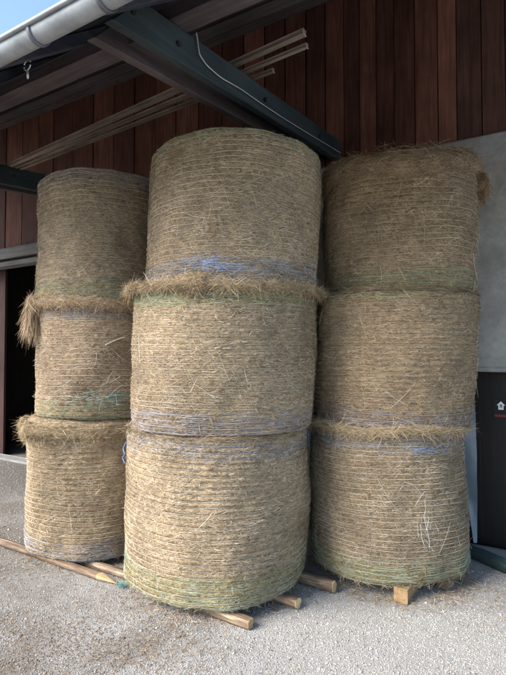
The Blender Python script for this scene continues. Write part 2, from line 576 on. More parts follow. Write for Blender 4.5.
# plastered masonry base with a drip edge and a low door opening
wbox('plaster_wall', 1.06, 4.95, WALL - 0.02, WALL + 0.30, -0.05, 3.60, M_plaster, barn, 0.012)
wbox('plaster_wall', -1.3, 1.06, WALL - 0.02, WALL + 0.30, 1.575, 3.60, M_plaster, barn, 0.012)
wbox('drip_edge', -1.3, 1.06, WALL - 0.032, WALL + 0.02, 1.553, 1.583, M_plaster, barn, 0.004)
dr = empty('low_door', B(0.4, WALL + 0.1, 0)); dr.parent = barn
dr.location = tuple(B(0.4, WALL + 0.1, 0) - np.array(barn.location))
for k in range(13):
    a = -1.25 + k * 0.178
    wbox('door_board', a + 0.003, a + 0.175, WALL + 0.13 + random.uniform(0, 0.006), WALL + 0.165, 0.03, 1.56, M_door, dr, 0.004)
wbox('door_backing', -1.3, 1.06, WALL + 0.168, WALL + 0.20, -0.03, 1.60, M_door, barn, 0)
# big gate opening on the left
wbox('gate_lintel', 4.95, 8.9, WALL - 0.05, WALL + 0.12, 3.215, 3.375, M_lintel, barn, 0.006)
wbox('gate_lintel', 4.95, 8.9, WALL - 0.02, WALL + 0.16, 3.10, 3.165, M_lintel, barn, 0.005)
wbox('lintel_gap', 4.95, 8.9, WALL + 0.03, WALL + 0.15, 3.16, 3.22, M_inner, barn, 0)
for k in range(5):
    a = 7.97 + 0.27 * k
    wbox('gate_board', a, a + 0.262, WALL + 0.24, WALL + 0.275, 0.02, 3.12, M_gate, barn, 0.004)
# the room behind
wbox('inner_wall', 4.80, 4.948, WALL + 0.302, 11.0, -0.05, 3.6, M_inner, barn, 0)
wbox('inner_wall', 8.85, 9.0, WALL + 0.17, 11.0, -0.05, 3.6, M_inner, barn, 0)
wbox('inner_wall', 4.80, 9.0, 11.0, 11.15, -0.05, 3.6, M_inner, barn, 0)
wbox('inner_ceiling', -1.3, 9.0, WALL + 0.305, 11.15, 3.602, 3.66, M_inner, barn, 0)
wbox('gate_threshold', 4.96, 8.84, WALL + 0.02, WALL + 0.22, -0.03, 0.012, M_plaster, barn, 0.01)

# roof: boards, rafters, purlins, ties
roof = empty('roof'); roof.parent = barn; roof.location = tuple(-np.array(barn.location))
RW0, RW1 = -2.2, 9.6
s = 0.0
base = B(0, 1.59, z_under(1.59)) + RN * 0.076
k = 0
while s < 5.2:
    wd = 0.17 + 0.02 * random.random()
    c = base + RS * (s + wd / 2) + Wv * (RW0 + RW1) / 2 + RN * 0.012
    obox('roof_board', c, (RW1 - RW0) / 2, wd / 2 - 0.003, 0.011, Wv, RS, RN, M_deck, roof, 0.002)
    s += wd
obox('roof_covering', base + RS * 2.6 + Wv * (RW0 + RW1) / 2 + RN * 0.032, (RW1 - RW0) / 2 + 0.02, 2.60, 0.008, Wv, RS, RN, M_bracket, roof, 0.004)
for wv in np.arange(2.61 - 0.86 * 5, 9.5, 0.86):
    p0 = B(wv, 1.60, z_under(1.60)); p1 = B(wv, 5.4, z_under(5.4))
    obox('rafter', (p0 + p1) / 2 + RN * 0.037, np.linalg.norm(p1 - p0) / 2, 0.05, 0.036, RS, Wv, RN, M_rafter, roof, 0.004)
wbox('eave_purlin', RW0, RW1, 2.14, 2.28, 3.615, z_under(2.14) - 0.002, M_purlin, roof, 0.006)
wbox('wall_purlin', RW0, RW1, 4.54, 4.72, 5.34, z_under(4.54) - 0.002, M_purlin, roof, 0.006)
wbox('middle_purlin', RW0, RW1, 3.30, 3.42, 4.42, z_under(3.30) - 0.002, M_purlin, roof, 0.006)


def tie_top(n):
    return 3.602 + (n - 2.071) * 0.0975


def tie(w0):
    t = empty('tie_beam'); t.parent = barn; t.location = tuple(-np.array(barn.location))
    for k, (wa, m) in enumerate(((w0, M_tie), (w0 + 0.19, M_tie2))):
        nend = 1.70 + 0.05 * k
        bm = bmesh.new()
        vs = []
        for ww in (wa, wa + 0.06):
            for n_, dz in ((nend, -0.205), (nend + 0.20, -0.002), (WALL - 0.012, -0.002), (WALL - 0.012, -0.205)):
                vs.append(bm.verts.new(B(ww, n_, tie_top(n_) + dz - 0.004 * k)))
        bm.faces.new(vs[:4]); bm.faces.new(vs[4:][::-1])
        for q in range(4):
            bm.faces.new([vs[q], vs[4 + q], vs[4 + (q + 1) % 4], vs[(q + 1) % 4]])
        bmesh.ops.bevel(bm, geom=bm.edges[:], offset=0.006, segments=1, affect='EDGES')
        bmesh.ops.recalc_face_normals(bm, faces=bm.faces[:])
        me = bpy.data.meshes.new('tie_plank'); bm.to_mesh(me); bm.free()
        link('tie_plank', me, m, t)
    bar('tie_filler', B(w0 + 0.125, 2.0, tie_top(2.0) - 0.09), B(w0 + 0.125, WALL - 0.015, tie_top(WALL) - 0.09), 0.122, 0.09, M_tie2, t, 0.004)
    for n_, dz in ((1.84, -0.10), (2.20, -0.11), (3.2, -0.10), (4.2, -0.1)):
        c = B(w0, n_, tie_top(n_) + dz)
        tube('bolt', [c + Wv * 0.004, c - Wv * 0.016], 0.016, M_bolt, t, 8, False)


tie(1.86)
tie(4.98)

# gutter with its brackets
gut = empty('gutter'); gut.parent = barn; gut.location = tuple(-np.array(barn.location))
GN, GZ, GR = 1.42, 3.200, 0.054


def gutter_mesh():
    a = np.linspace(math.radians(180), math.radians(360), 17)
    prof = [(GN + GR * math.cos(t), GZ + GR * 1.0 * math.sin(t)) for t in a]
    bead = [(GN - GR - 0.010 + 0.011 * math.cos(t), GZ + 0.004 + 0.011 * math.sin(t)) for t in np.linspace(math.radians(-330), math.radians(-30), 7)[::-1]]
    inner = [(GN + (GR - 0.004) * math.cos(t), GZ + (GR - 0.004) * math.sin(t)) for t in a[::-1]]
    loop = prof + inner + bead
    ws = np.linspace(RW0, RW1, 90)
    V = np.array([B(w, n, z + 0.0012 * math.sin(w * 5.3)) for w in ws for n, z in loop])
    k = len(loop)
    i, j = np.meshgrid(np.arange(len(ws) - 1), np.arange(k), indexing='ij')
    F = np.stack([i * k + j, i * k + (j + 1) % k, (i + 1) * k + (j + 1) % k, (i + 1) * k + j], -1).reshape(-1, 4)
    return np_mesh('gutter_trough', V, F, M_gutter, gut, smooth=True)


gutter_mesh()
for w_ in np.arange(2.035 - 0.445 * 8, 9.0, 0.445):
    a = np.linspace(math.radians(176), math.radians(366), 15)
    P = [B(w_, GN + (GR + 0.003) * math.cos(t), GZ + (GR + 0.003) * math.sin(t)) for t in a]
    V = []
    for p in P:
        V += [p - Wv * 0.011, p + Wv * 0.011]
    r0 = GR + 0.008
    P2 = [B(w_, GN + r0 * math.cos(t), GZ + r0 * math.sin(t)) for t in a]
    for p in P2:
        V += [p - Wv * 0.011, p + Wv * 0.011]
    n = len(P)
    F = []
    for i in range(n - 1):
        F += [(2 * i, 2 * i + 1, 2 * i + 3, 2 * i + 2), (2 * n + 2 * i, 2 * n + 2 * i + 2, 2 * n + 2 * i + 3, 2 * n + 2 * i + 1),
              (2 * i, 2 * i + 2, 2 * n + 2 * i + 2, 2 * n + 2 * i), (2 * i + 1, 2 * n + 2 * i + 1, 2 * n + 2 * i + 3, 2 * i + 3)]
    np_mesh('gutter_bracket', V, F, M_bracket, gut)
    bar('bracket_arm', B(w_, GN + GR + 0.004, GZ + 0.008), B(w_, 1.60, z_under(1.60) + 0.02), 0.02, 0.006, M_bracket, gut, 0.001)

# ------------------------------------------------------------------ loose things under the eaves
rods = [((5.06, 3.16, 3.716), (1.40, 2.93, 3.822), 0.034, 0.034, 'thickest weathered batten lying across the tie beams, nearest the gutter'),
        ((5.10, 3.222, 3.712), (1.42, 3.012, 3.783), 0.021, 0.024, 'thin weathered batten between its two neighbours on the tie beams'),
        ((5.02, 3.278, 3.718), (1.72, 3.085, 3.738), 0.020, 0.022, 'shortest weathered batten on the tie beams, nearest the wall')]
for a, b, wd, ht, lab in rods:
    o = bar('batten', B(*a), B(*b), wd, ht, M_pole, None, 0.006)
    tag(o, lab, 'batten', 'battens stored on the tie beams')

# cable hanging on the near face of the right tie
pts = [(1.85, 2.36, 3.66), (1.845, 2.37, 3.60), (1.846, 2.385, 3.535), (1.847, 2.46, 3.505), (1.848, 2.62, 3.50), (1.849, 2.85, 3.535), (1.849, 3.1, 3.55),
       (1.849, 3.5, 3.585), (1.849, 4.0, 3.64), (1.849, 4.5, 3.70), (1.849, 4.7, 3.72)]
pp = np.array([B(*q) for q in pts])
tt = np.linspace(0, len(pp) - 1, 60)
PC = np.stack([np.interp(tt, np.arange(len(pp)), pp[:, i]) for i in range(3)], -1)
for _ in range(2):
    PC[1:-1] = (PC[:-2] + PC[1:-1] * 2 + PC[2:]) / 4
tag(tube('cable', PC, 0.004, M_cable, None, 6), 'thin pale cable running along the dark green roof beam', 'cable')

# ring on a screw eye under the eave
hk = tag(empty('ring_hook', B(2.61, 1.75, 3.31)), 'small pale metal ring with a pin hanging under the eave behind the gutter', 'hook')
P = [B(2.61 + 0.030 * math.sin(t), 1.75, 3.385 + 0.030 * math.cos(t)) for t in np.linspace(0, 2 * math.pi, 25)]
tube('ring', P, 0.0045, M_ring, hk, 6)
tube('pin', [B(2.61, 1.75, 3.356), B(2.607, 1.752, 3.335), B(2.605, 1.752, 3.305)], [0.006, 0.0075, 0.006], M_ring, hk, 6)
tube('hanger', [B(2.61, 1.75, 3.413), B(2.612, 1.755, 3.46), B(2.61, 1.76, z_under(1.76) + 0.02)], 0.0035, M_bolt, hk, 5)

# ------------------------------------------------------------------ small things by the low door
def sign():
    t = tag(empty('door_sign', B(0.44, WALL + 0.13, 1.15)), 'small black sign with a white house symbol on the dark low door', 'sign')
    n0 = WALL + 0.128
    wbox('plate', 0.385, 0.50, n0 - 0.004, n0, 1.145, 1.305, M_black, t, 0.001)
    c = (0.443, 1.252); k = 0.034
    # white house with eaves, and a dark arch cut in it
    out = [(-0.62, -1.0), (0.62, -1.0), (0.62, 0.02), (1.0, 0.02), (0.0, 1.0), (-1.0, 0.02), (-0.62, 0.02)]
    arch = [(-0.26, -0.55)] + [(0.26 * math.cos(a), -0.05 + 0.30 * math.sin(a)) for a in np.linspace(math.pi, 0, 9)] + [(0.26, -0.55)]
    core = [(-0.09, -0.55)] + [(0.09 * math.cos(a), -0.12 + 0.16 * math.sin(a)) for a in np.linspace(math.pi, 0, 7)] + [(0.09, -0.55)]
    for name, poly, dz, m in (('house_symbol', out, 0.0062, M_white), ('arch', arch, 0.0078, M_black), ('arch_core', core, 0.0094, M_white)):
        bm = bmesh.new()
        f = bm.faces.new([bm.verts.new(B(c[0] - x * k, n0 - dz, c[1] + y * k * 1.08)) for x, y in poly])
        r = bmesh.ops.extrude_face_region(bm, geom=[f])
        bmesh.ops.translate(bm, verts=[v for v in r['geom'] if isinstance(v, bmesh.types.BMVert)], vec=Vector(Nv * 0.0015))
        bmesh.ops.recalc_face_normals(bm, faces=bm.faces[:])
        me = bpy.data.meshes.new(name); bm.to_mesh(me); bm.free()
        link(name, me, m, t)
    wbox('red_line', 0.392, 0.492, n0 - 0.0055, n0 - 0.0042, 1.152, 1.172, M_red, t, 0)


sign()


def strip():
    rows = 26
    V = []
    for i in range(rows):
        f = i / (rows - 1)
        z = 1.30 - f * 1.22
        wv = 0.105 * (1 - max(0, f - 0.55) * 1.7)
        for j in range(4):
            g = j / 3
            w = 0.625 + wv * (1 - g) * 0 + wv * g + 0.006 * math.sin(5 * f + 2)
            V.append(B(w, WALL - 0.045 + 0.012 * math.sin(9 * f + 2.2 * g) + 0.008 * math.sin(21 * f), z))
    n = len(V)
    V += [v + Nv * 0.002 for v in V]
    F = []
    for i in range(rows - 1):
        for j in range(3):
            a = i * 4 + j
            F.append((a, a + 1, a + 5, a + 4)); F.append((n + a, n + a + 4, n + a + 5, n + a + 1))
    o = np_mesh('film_strip', np.array(V), F, M_strip, smooth=True)
    tag(o, 'narrow pale blue plastic strip hanging beside the right stack and dark door', 'plastic strip')


strip()

# green rail on the ground by the door
def rail():
    P = [np.array(q) for q in ((1.70, 4.42, 0), (1.83, 4.30, 0), (1.90, 4.18, 0), (2.02, 3.92, 0), (2.36, 3.25, 0))]
    prof = [(-0.05, 0.0), (-0.05, 0.062), (-0.044, 0.070), (0.0, 0.070), (0.006, 0.085), (0.022, 0.085), (0.028, 0.070), (0.05, 0.066), (0.05, 0.0)]
    V, F = [], []
    k = len(prof)
    for i, p in enumerate(P):
        d = P[min(i + 1, len(P) - 1)] - P[max(i - 1, 0)]; d /= np.linalg.norm(d)
        s_ = np.array([d[1], -d[0], 0])
        for x, z in prof:
            V.append(p - s_ * x + Zv * z)
    for i in range(len(P) - 1):
        for j in range(k):
            F.append((i * k + j, i * k + (j + 1) % k, (i + 1) * k + (j + 1) % k, (i + 1) * k + j))
    o = np_mesh('ground_rail', np.array(V), F, M_rail)
    tag(o, 'low dark green rail lying on the ground beside the dark door', 'rail')


rail()

# ------------------------------------------------------------------ stakes and timbers under the bales
def stake(name, a, b, r, label, sharp=False, half=True, seed=1):
    """rough half-round stake along the wall from a (w,n) to b (w,n); b is the visible end"""
    t = tag(empty(name, B((a[0] + b[0]) / 2, (a[1] + b[1]) / 2, 0)), label, 'stake', 'stakes under the bales')
    r0 = np.random.default_rng(seed)
    L = abs(a[0] - b[0])
    n = max(8, int(L / 0.06))
    pa, pb = B(a[0], a[1], r * 0.98), B(b[0], b[1], r * 0.98)
    d = (pb - pa) / np.linalg.norm(pb - pa)
    end = pb
    pb = pb - d * (0.20 if sharp else 0.0)
    S = np.cross(d, Zv); U = np.cross(S, d)
    k = 12
    ang = np.linspace(0, 2 * np.pi, k, endpoint=False)
    V = []
    wob = r0.uniform(-1, 1, (n, 2)); wob = (np.roll(wob, 1, 0) + wob) * 0.5
    lob = 1 + 0.12 * np.sin(2 * ang + r0.uniform(0, 6)) + 0.12 * r0.uniform(-1, 1, k)
    for i in range(n):
        f = i / (n - 1)
        c = pa + (pb - pa) * f + S * wob[i, 0] * 0.004
        rr = r * (1 + 0.10 * wob[i, 1])
        for j in range(k):
            x, y = math.cos(ang[j]) * rr * lob[j], math.sin(ang[j]) * rr * lob[j]
            y = min(y, (0.62 + 0.10 * wob[i, 0]) * rr) if half else y
            y = max(y, -0.98 * r)
            V.append(c + S * x + U * y + d * (r0.uniform(-0.004, 0.004)))
    F = []
    for i in range(n - 1):
        for j in range(k):
            F.append((i * k + j, i * k + (j + 1) % k, (i + 1) * k + (j + 1) % k, (i + 1) * k + j))
    np_mesh('bark', np.array(V), F, M_bark, t, smooth=False)
    Vn = np.array(V)
    # cut faces
    e = Vn[-k:]
    if sharp:
        tipp = end + U * (-0.45 * r)
        ring = e + d * 0.0005
        mid = (e * 0.45 + tipp * 0.55)
        VV = np.vstack([ring, mid, [tipp]])
        FF = [(j, (j + 1) % k, k + (j + 1) % k, k + j) for j in range(k)] + [(k + j, k + (j + 1) % k, 2 * k, 2 * k) for j in range(k)]
        bm = bmesh.new(); vs = [bm.verts.new(v) for v in VV]
        for f in FF: bm.faces.new([vs[q] for q in dict.fromkeys(f)])
        bmesh.ops.recalc_face_normals(bm, faces=bm.faces[:])
        me = bpy.data.meshes.new('sharpened_tip'); bm.to_mesh(me); bm.free()
        link('sharpened_tip', me, M_cut, t)
    else:
        for nm, ring, sg in (('cut_end', e, 1), ('cut_end', Vn[:k], -1)):
            bm = bmesh.new(); c = ring.mean(0)
            inner = c + (ring - c) * 0.96
            vs = [bm.verts.new(v + d * sg * 0.003) for v in inner]; vo = [bm.verts.new(v) for v in ring]
            bm.faces.new(vs)
            for j in range(k): bm.faces.new([vs[j], vs[(j + 1) % k], vo[(j + 1) % k], vo[j]])
            bmesh.ops.recalc_face_normals(bm, faces=bm.faces[:])
            me = bpy.data.meshes.new(nm); bm.to_mesh(me); bm.free()
            link(nm, me, M_cut, t)
    return t


stake('stake', (4.60, 2.675), (2.79, 2.655), 0.031, 'long peeled stake with a sharpened pale tip in front of the left stack', True, seed=3)
stake('stake', (3.90, 2.80), (2.72, 2.775), 0.031, 'rough stake lying just behind the sharpened one, under the left stack', False, seed=4)
stake('stake', (4.4, 3.42), (2.62, 3.42), 0.033, 'stake hidden deep under the left stack, seen only in the gap', False, seed=9)
stake('stake', (2.58, 2.71), (1.665, 2.685), 0.037, 'nearest stake, half-round end poking out in front of the middle stack', False, seed=5)
stake('stake', (2.9, 3.09), (1.52, 3.055), 0.039, 'short stump of a stake poking out at the right foot of the middle stack', False, seed=6)
stake('stake', (2.7, 3.44), (1.40, 3.40), 0.042, 'dark round stake poking out between the middle and right stacks', False, half=False, seed=8)
tm = tag(empty('squared_timber', B(0.93, 3.9, 0)), 'squared orange timber, sawn end facing out under the right stack', 'timber', 'timbers under the right stack')
bar('beam', B(0.955, 3.50, 0.046), B(0.935, 4.45, 0.046), 0.085, 0.092, M_block, tm, 0.005)
for w_, n0, n1, lab in ((0.70, 3.86, 4.3, 'brown timber slanting back under the right side of the right stack'),
                        (1.28, 3.72, 4.5, 'timber under the left side of the right stack, mostly hidden')):
    t = tag(empty('squared_timber', B(w_, (n0 + n1) / 2, 0)), lab, 'timber', 'timbers under the right stack')
    bar('beam', B(w_ + (0.04 if w_ < 1 else 0), n0, 0.043), B(w_ - (0.03 if w_ < 1 else 0), n1, 0.043), 0.05, 0.086, M_bark, t, 0.006)

# ------------------------------------------------------------------ straw
PAL = np.array([(0.48, 0.382, 0.240), (0.38, 0.290, 0.172), (0.27, 0.202, 0.120), (0.62, 0.525, 0.365), (0.34, 0.300, 0.170), (0.165, 0.120, 0.072)])
PAL *= np.array([1.0, 0.988, 1.09])
PALP = [0.29, 0.25, 0.17, 0.13, 0.05, 0.11]


def straw_cols(n, tint=None):
    c = PAL[rng.choice(6, n, p=PALP)] * rng.uniform(0.85, 1.12, (n, 1))
    if tint is not None: c = c * tint
    return c


def blades(P, T, Nn, L, Wd, lift, curl, cols, seg=2, droop=0.0):
    """thin bent ribbons. P start (n,3), T direction, Nn outward normal, lift = how far the tip leaves the surface"""
    n = len(P)
    T = T / np.linalg.norm(T, axis=1)[:, None]
    S = np.cross(T, Nn); S /= np.linalg.norm(S, axis=1)[:, None] + 1e-9
    s = np.linspace(0, 1, seg + 1)
    C = (P[:, None, :] + T[:, None, :] * (L[:, None] * s[None])[..., None]
         + Nn[:, None, :] * (lift[:, None] * s[None] ** 1.5)[..., None]
         + S[:, None, :] * (curl[:, None] * s[None] ** 2)[..., None])
    if np.any(droop):
        C[..., 2] -= np.broadcast_to(droop, (n,))[:, None] * (s[None] ** 2)
    tw = rng.uniform(-0.9, 0.9, n)
    side = S * np.cos(tw)[:, None] + Nn * np.sin(tw)[:, None]
    wprof = np.where(s > 0.99, 0.45, 1.0)
    hw = (0.5 * Wd)[:, None] * wprof[None]
    Vv = np.stack([C - side[:, None, :] * hw[..., None], C + side[:, None, :] * hw[..., None]], 2)   # n, seg+1, 2, 3
    Vf = Vv.reshape(-1, 3)
    k = (seg + 1) * 2
    b = np.arange(n)[:, None] * k + np.arange(seg)[None] * 2
    F = np.stack([b, b + 1, b + 3, b + 2], -1).reshape(-1, 4)
    return Vf, F, np.repeat(cols, k, axis=0)


class Acc:
    def __init__(s): s.V, s.F, s.C, s.n = [], [], [], 0

    def add(s, V, F, C):
        s.V.append(V); s.F.append(F + s.n); s.C.append(C); s.n += len(V)

    def build(s, name, mat, parent=None, smooth=False):
        return np_mesh(name, np.vstack(s.V), np.vstack(s.F), mat, parent, col=np.vstack(s.C), smooth=smooth)


GREEN = np.array([0.305, 0.345, 0.235]); BLUE = np.array([0.30, 0.31, 0.355]); PURP = np.array([0.34, 0.32, 0.345]); WHITE = np.array([0.58, 0.51, 0.40])
NETC = {'g': GREEN, 'b': BLUE, 'p': PURP}


class Bale:
    def __init__(s, cx, cy, R, zb, zt, seed, top=None, bot=None, sh_top=0.035, sh_bot=0.035, tint=(1, 1, 1), rows=27, lean=(0, 0), belly=0.012, bulge=0.0):
        s.c = np.array([cx, cy]); s.R = R; s.zb = zb; s.zt = zt; s.H = zt - zb; s.seed = seed
        s.top, s.bot = top, bot; s.sh = (sh_bot, sh_top); s.tint = np.array(tint); s.rows = rows
        s.lean = np.array(lean); s.belly = belly; s.bulge = bulge
        s.f1 = Fourier(14, 4, 4.0, seed); s.f2 = Fourier(26, 16, 22.0, seed + 1); s.f3 = Fourier(40, 60, 70.0, seed + 2)
        f = -s.c / np.linalg.norm(s.c)
        s.face = math.atan2(f[1], f[0])
        r = np.random.default_rng(seed + 5)
        zz = np.linspace(0.02, s.H - 0.02, rows) + r.uniform(-0.006, 0.006, rows)
        s.zs = np.sort(zz)

    def string_z(s, th):
        """heights of the net strings (rows, ntheta), relative"""
        return s.zs[:, None] + s.dz(th[None], s.zs[:, None])

    def dz(s, th, z):
        return 0.0050 * s.f1(th, z * 2.0) + 0.0016 * s.f2(th, z)

    def radius(s, th, z, groove=True, fine=True):
        v = z / s.H
        r = s.R + s.belly * np.sin(np.pi * np.clip(v, 0, 1)) + 0.018 * s.f1(th, z) + 0.005 * s.f2(th, z) + s.bulge * np.exp(-((s.H - z - 0.11) / 0.10) ** 2)
        for e, d in ((s.sh[0], z), (s.sh[1], s.H - z)):
            x = np.clip(1 - d / e, 0, 1)
            r = r - e * (1 - np.sqrt(np.clip(1 - x * x, 0, 1))) * 0.95
        if groove:
            pos = np.interp(z - s.dz(th, z), s.zs, np.arange(s.rows))
            fr = pos - np.floor(pos)
            amp = 0.0145 * np.clip(0.65 + 0.6 * s.f1(th + 1.0, z * 1.7), 0.1, 1.5)
            r = r + amp * (np.sin(np.pi * fr ** 0.75) ** 0.7 - 0.5)
        if fine:
            r = r + 0.0022 * s.f3(th, z)
        return r

    def pt(s, th, z, r):
        off = (z / s.H - 0.5)
        return np.stack([s.c[0] + s.lean[0] * off + r * np.cos(th), s.c[1] + s.lean[1] * off + r * np.sin(th), s.zb + z + 0 * th], -1)

    def th(s, phi):
        return s.face + phi          # phi>0 = to the right in the picture

    def band_mask(s, th, z):
        """strength of coloured netting: green / blue near the ends"""
        out = []
        wob = 0.02 * s.f1(th, z * 0.3) + 0.010 * s.f2(th, z)
        for spec, d in ((s.bot, z), (s.top, s.H - z)):
            if spec:
                out.append((NETC[spec[0]], np.clip((spec[1] + wob - d) / 0.035, 0, 1) * spec[2]))
        return out

    def build(s, label, group, cat='hay bale', blades_n=13000, fuzz=1.0):
        t = tag(empty('hay_bale', (s.c[0], s.c[1], s.zb)), label, cat, group)
        s.obj = t
        # pressed body
        nth = 264
        zrow = [0.0, 0.004, 0.012]
        for a, b in zip(s.zs[:-1], s.zs[1:]):
            zrow += list(a + (b - a) * np.array([0, 0.2, 0.4, 0.6, 0.8]))
        zrow += [s.zs[-1], s.H - 0.012, s.H - 0.004, s.H]
        zrow = np.array(sorted(set(np.round(zrow, 5))))
        th = np.linspace(0, 2 * np.pi, nth, endpoint=False)
        TH, Z = np.meshgrid(th, zrow)
        r = s.radius(TH, Z)
        V = s.pt(TH, Z, r)
        m = len(zrow)
        uv = np.stack([TH * s.R, Z], -1).reshape(-1, 2)
        col = np.ones((m, nth, 3)) * s.tint * (1 + 0.10 * s.f1(TH + 2, Z * 1.3))[..., None]
        for c, k in s.band_mask(TH, Z):
            cc = c / c.max() * 0.86
            col = col * (1 - 0.75 * k[..., None]) + (col * cc) * 0.75 * k[..., None]
        V = V.reshape(-1, 3); col = col.reshape(-1, 3)
        i, j = np.meshgrid(np.arange(m - 1), np.arange(nth), indexing='ij')
        F = np.stack([i * nth + j, i * nth + (j + 1) % nth, (i + 1) * nth + (j + 1) % nth, (i + 1) * nth + j], -1).reshape(-1, 4)
        # caps: rings towards the middle
        for base, zc, flip in ((0, 0.0, True), ((m - 1) * nth, s.H, False)):
            prev = base
            ringv = V[base:base + nth]
            cen = np.array([*(s.c + s.lean * (zc / s.H - 0.5)), s.zb + zc])
            for q in (0.75, 0.4, 0.03):
                nv = cen + (ringv - cen) * q
                nv[:, 2] += 0.006 * s.f2(th, q * 3.0) * (1 if not flip else 0.3) * (q > 0.1)
                st = len(V)
                V = np.vstack([V, nv]); col = np.vstack([col, np.ones((nth, 3)) * s.tint]); uv = np.vstack([uv, np.stack([nv[:, 0], nv[:, 1]], -1)])
                jj = np.arange(nth)
                f = np.stack([prev + jj, prev + (jj + 1) % nth, st + (jj + 1) % nth, st + jj], -1)
                F = np.vstack([F, f[:, ::-1] if flip else f])
                prev = st
        np_mesh('hay_body', V, F, M_hay, t, col=np.clip(col, 0.1, 1.5), smooth=True, uv=uv)
        # net strings
        acc = Acc()
        ns = 200
        th = np.linspace(0, 2 * np.pi, ns, endpoint=False)

        def ring(zz, rad, colr):
            rr = s.radius(th, zz, groove=False, fine=False) + 0.0030
            prof = [(0.0022, 0.0), (-0.001, rad), (-0.001, -rad)]
            V_ = np.stack([s.pt(th, np.clip(zz + dz, 0, s.H), rr + dr) for dr, dz in prof], 1).reshape(-1, 3)
            i_, j_ = np.meshgrid(np.arange(ns), np.arange(3), indexing='ij')
            F_ = np.stack([i_ * 3 + j_, i_ * 3 + (j_ + 1) % 3, ((i_ + 1) % ns) * 3 + (j_ + 1) % 3, ((i_ + 1) % ns) * 3 + j_], -1).reshape(-1, 4)
            acc.add(V_, F_, np.repeat(colr, 3, axis=0))
        SZ = s.string_z(th)
        for q in range(s.rows):
            c = np.ones((ns, 1)) * WHITE * np.clip(0.92 + 0.14 * s.f2(th, SZ[q] * 1.0), 0.6, 1.2)[:, None] * np.clip(s.tint, 0, 1)
            for cc, k in s.band_mask(th, SZ[q]):
                c = c * (1 - k[:, None]) + cc * 1.15 * k[:, None]
            ring(SZ[q] - 0.001, 0.0017, c)
        # extra coloured strings in the bands
        for spec, lo in ((s.bot, True), (s.top, False)):
            if not spec: continue
            nb = max(4, int(spec[1] / 0.012))
            for q in range(nb):
                d = (q + 0.6) / nb * spec[1]
                z0 = d if lo else s.H - d
                zz = z0 + 0.006 * s.f1(th + q, z0 * 3 + q) + 0.005 * s.f2(th + q, z0 + q)
                c = NETC[spec[0]] * np.clip(1.0 + 0.35 * s.f2(th + 1.3 * q, zz), 0.5, 1.7)[:, None] * np.ones((ns, 3))
                ring(zz, 0.0008 + 0.0010 * random.random() * spec[2], c)
        tag(acc.build('net_wrap', M_net, t), kind='stuff')
        # straw lying on the surface: a short dense nap and some longer loose stems
        a2 = Acc()
        for n, l0, l1, sa, pl, sg_, w0, w1 in ((int(blades_n * 2.3), 0.010, 0.042, 0.24, 0.010, 1, 0.0012, 0.0026), (int(blades_n * 0.08), 0.03, 0.10, 0.6, 0.10, 3, 0.0014, 0.0028)):
            phi = rng.uniform(-2.0, 2.0, n); z = rng.uniform(0.0, s.H, n)
            t_ = s.th(phi)
            r = s.radius(t_, z, fine=False) - 0.0005
            Pn = s.pt(t_, z, r)
            Nn = np.stack([np.cos(t_), np.sin(t_), 0 * t_], -1)
            Tg = np.stack([-np.sin(t_), np.cos(t_), 0 * t_], -1)
            ang = rng.normal(0, sa, n) * (1 + 0.5 * s.f2(t_, z * 0.5)) + np.where(rng.random(n) < 0.14, rng.uniform(-1.4, 1.4, n), 0)
            sg = np.where(rng.random(n) < 0.5, -1, 1)
            T = Tg * (np.cos(ang) * sg)[:, None] + Zv * np.sin(ang)[:, None]
            L = rng.uniform(l0, l1, n)
            lift = np.abs(rng.normal(0.001, 0.0028, n)) - L * L / (2 * s.R) + 0.001
            loose = rng.random(n) < pl * fuzz
            lift[loose] += rng.uniform(0.004, 0.022, loose.sum())
            tipz = z + L * T[:, 2]
            bad = (tipz < 0.002) | (tipz > s.H - 0.002)
            T[bad, 2] *= -1
            cols = straw_cols(n, s.tint)
            for cc, k in s.band_mask(t_, z):
                hit = rng.random(n) < 0.6 * k
                cols[hit] = cols[hit] * 0.5 + cc * 0.55
            cols *= np.clip(1 + 0.10 * s.f1(t_ + 2, z * 1.3) + 0.10 * s.f2(t_, z), 0.6, 1.3)[:, None]
            a2.add(*blades(Pn, T, Nn, L, rng.uniform(w0, w1, n), lift, rng.normal(0, 0.10, n) * L, cols, sg_))
        # long pale threads of torn net and stems, mostly upright
        n = 40
        phi = rng.uniform(-1.6, 1.6, n); z = rng.uniform(0.08, s.H - 0.1, n); t_ = s.th(phi)
        r = s.radius(t_, z) + 0.003
        Pn = s.pt(t_, z, r); Nn = np.stack([np.cos(t_), np.sin(t_), 0 * t_], -1); Tg = np.stack([-np.sin(t_), np.cos(t_), 0 * t_], -1)
        ang = rng.uniform(0.4, 2.7, n)
        T = Tg * np.cos(ang)[:, None] + Zv * (-np.sin(ang))[:, None]
        L = np.minimum(rng.uniform(0.05, 0.26, n), (z - 0.01) / np.maximum(np.sin(ang), 0.2))
        cols = np.ones((n, 3)) * np.array([0.56, 0.50, 0.40]) * rng.uniform(0.7, 1.15, (n, 1))
        a2.add(*blades(Pn, T, Nn, L, np.full(n, 0.0018), -L * L / (2 * s.R) * np.cos(ang) ** 2 + rng.uniform(0.002, 0.012, n), rng.normal(0, 0.03, n), cols, 4))
        tag(a2.build('surface_straw', M_straw, t), kind='stuff')
        return s

